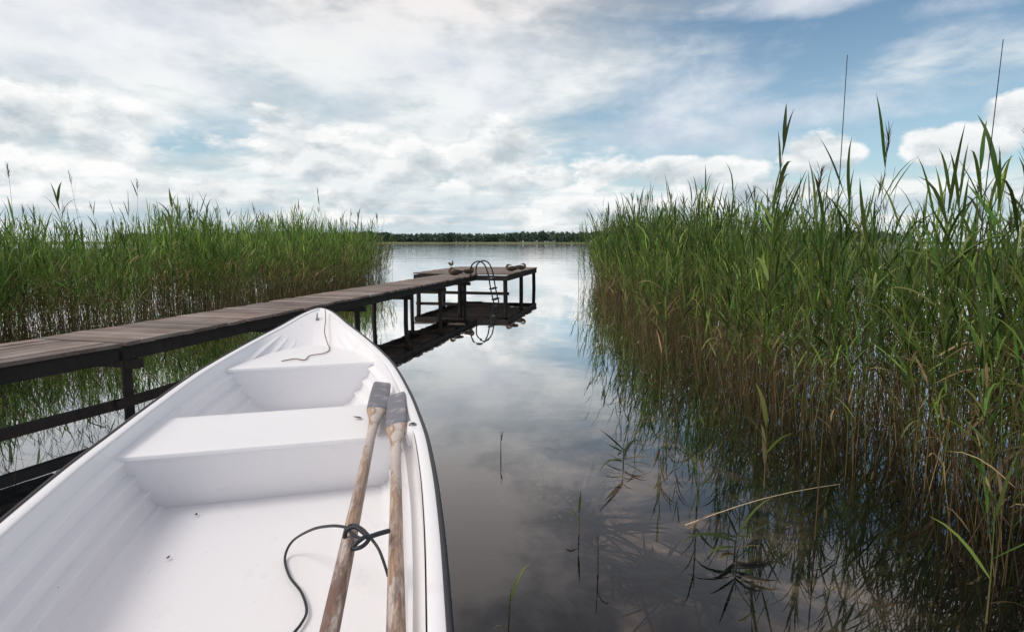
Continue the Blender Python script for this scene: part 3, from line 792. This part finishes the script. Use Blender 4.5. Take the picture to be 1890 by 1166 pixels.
for i,(px,py,lab) in enumerate(((650,648,'tiny dark leaf crumb on the bow bench right of the string'),(308,1030,'tiny dark leaf crumb on the boat floor below the middle bench'),(362,950,'dark leaf crumb at the foot of the middle bench'))):
    p=pix(px,py,.557 if i==0 else .214)
    lf=strip_leaf((0,0,0),random.uniform(0,6),.018,.010,1.4,.2,(.05,.035,.025),random,5,0.0)
    o=npmesh('leaf_crumb',*lf,M['reed']); o.location=p; tag(o,lab,'leaf')
# ------------------------------------------------------------------ ducks
def skin(name,chain,edges,mat,parent,sub=2):
    me=bpy.data.meshes.new(name); me.from_pydata([c[0] for c in chain],edges,[]); me.update()
    o=bpy.data.objects.new(name,me); COL.objects.link(o); o.parent=parent
    s=o.modifiers.new('skin','SKIN'); s.use_smooth_shade=True
    for i,c in enumerate(chain): me.skin_vertices[0].data[i].radius=c[1]
    me.skin_vertices[0].data[1].use_root=True
    ss_=o.modifiers.new('sub','SUBSURF'); ss_.levels=sub; ss_.render_levels=sub
    me.materials.append(mat); return o
def ell(name,c,r,mat,parent,rot=0):
    bm=bmesh.new(); bmesh.ops.create_uvsphere(bm,u_segments=16,v_segments=10,radius=1)
    for v in bm.verts:
        x,y,z=v.co; tp=1-.55*max(0,-y)
        v.co=Vector((x*r[0]*tp,y*r[1],z*r[2]*tp+ (.012*max(0,-y)**2)))
    bmesh.ops.rotate(bm,verts=bm.verts,cent=(0,0,0),matrix=Matrix.Rotation(rot,3,'X'))
    bmesh.ops.translate(bm,verts=bm.verts,vec=c)
    me=bpy.data.meshes.new(name); bm.to_mesh(me); bm.free(); me.shade_smooth(); me.materials.append(mat)
    o=bpy.data.objects.new(name,me); COL.objects.link(o); o.parent=parent; return o
def duck(px,py,rz,sc,label,standing=False,tucked=True,body='feather',grp=None):
    p=pix(px,py,.618); D=empty('duck',p,rz); D.scale=(sc,)*3; tag(D,label,'duck',grp)
    z0=.06 if standing else 0
    ch=[((0,-.19,.105+z0),(.012,.018)),((0,-.13,.088+z0),(.045,.04)),((0,-.05,.078+z0),(.078,.068)),((0,.05,.08+z0),(.078,.068)),((0,.105,.10+z0),(.048,.048))]
    if tucked: ch+=[((0,.11,.155+z0),(.032,.032)),((0,.06,.182+z0),(.036,.034)),((0,.03,.178+z0),(.016,.012))]
    else: ch+=[((0,.115,.145+z0),(.030,.032)),((0,.12,.175+z0),(.026,.028)),((0,.135,.205+z0),(.034,.034)),((0,.17,.202+z0),(.018,.016))]
    skin('body',ch,[(i,i+1) for i in range(len(ch)-1)],M[body],D)
    for sg in (-1,1): ell('wing',(sg*.062,-.045,.098+z0),(.022,.12,.05),M['feather_d'],D,-.1)
    if tucked: bp=[(0,.035,.178+z0),(0,-.005,.168+z0),(0,-.02,.165+z0)]
    else: bp=[(0,.165,.202+z0),(0,.20,.192+z0),(0,.22,.188+z0)]
    mb=MB(); mb.tube(bp,[.014,.011,.006],8); mb.build('bill',M['bill'],D,True)
    if standing:
        for sg in (-1,1):
            mb=MB(); mb.tube([(sg*.03,.0,.05+z0),(sg*.032,-.01,.05),(sg*.032,.0,.006)],[.012,.007,.006],8)
            mb.tube([(sg*.032,-.005,.006),(sg*.034,.05,.004)],[.007,.018],6); mb.build('leg',M['bill'],D,True)
    return D
duck(839,510,1.9,1.0,'brown duck resting nearest the walkway end with its head tucked back')
duck(866,507,-1.2,.85,'small brown duck resting between the nearest duck and the ladder')
duck(833,494,-2.6,.75,'greyish duck standing upright behind the resting ducks on the platform',True,False,'feather_l')
duck(943,502,1.4,1.0,'brown duck resting right of the ladder, left one of that pair')
duck(962,499,-1.7,.95,'brown duck resting at the right end of the platform',False,True)
# ------------------------------------------------------------------ camera
cam=bpy.data.cameras.new('camera'); co=bpy.data.objects.new('camera',cam); COL.objects.link(co)
cam.sensor_width=36; cam.lens=36*F/1890; cam.clip_start=.05; cam.clip_end=5000
co.location=(0,0,H); co.rotation_euler=(math.pi/2-PITCH,0,0); scene.camera=co
scene.view_settings.view_transform='Standard'; scene.view_settings.look='None'; scene.view_settings.exposure=0
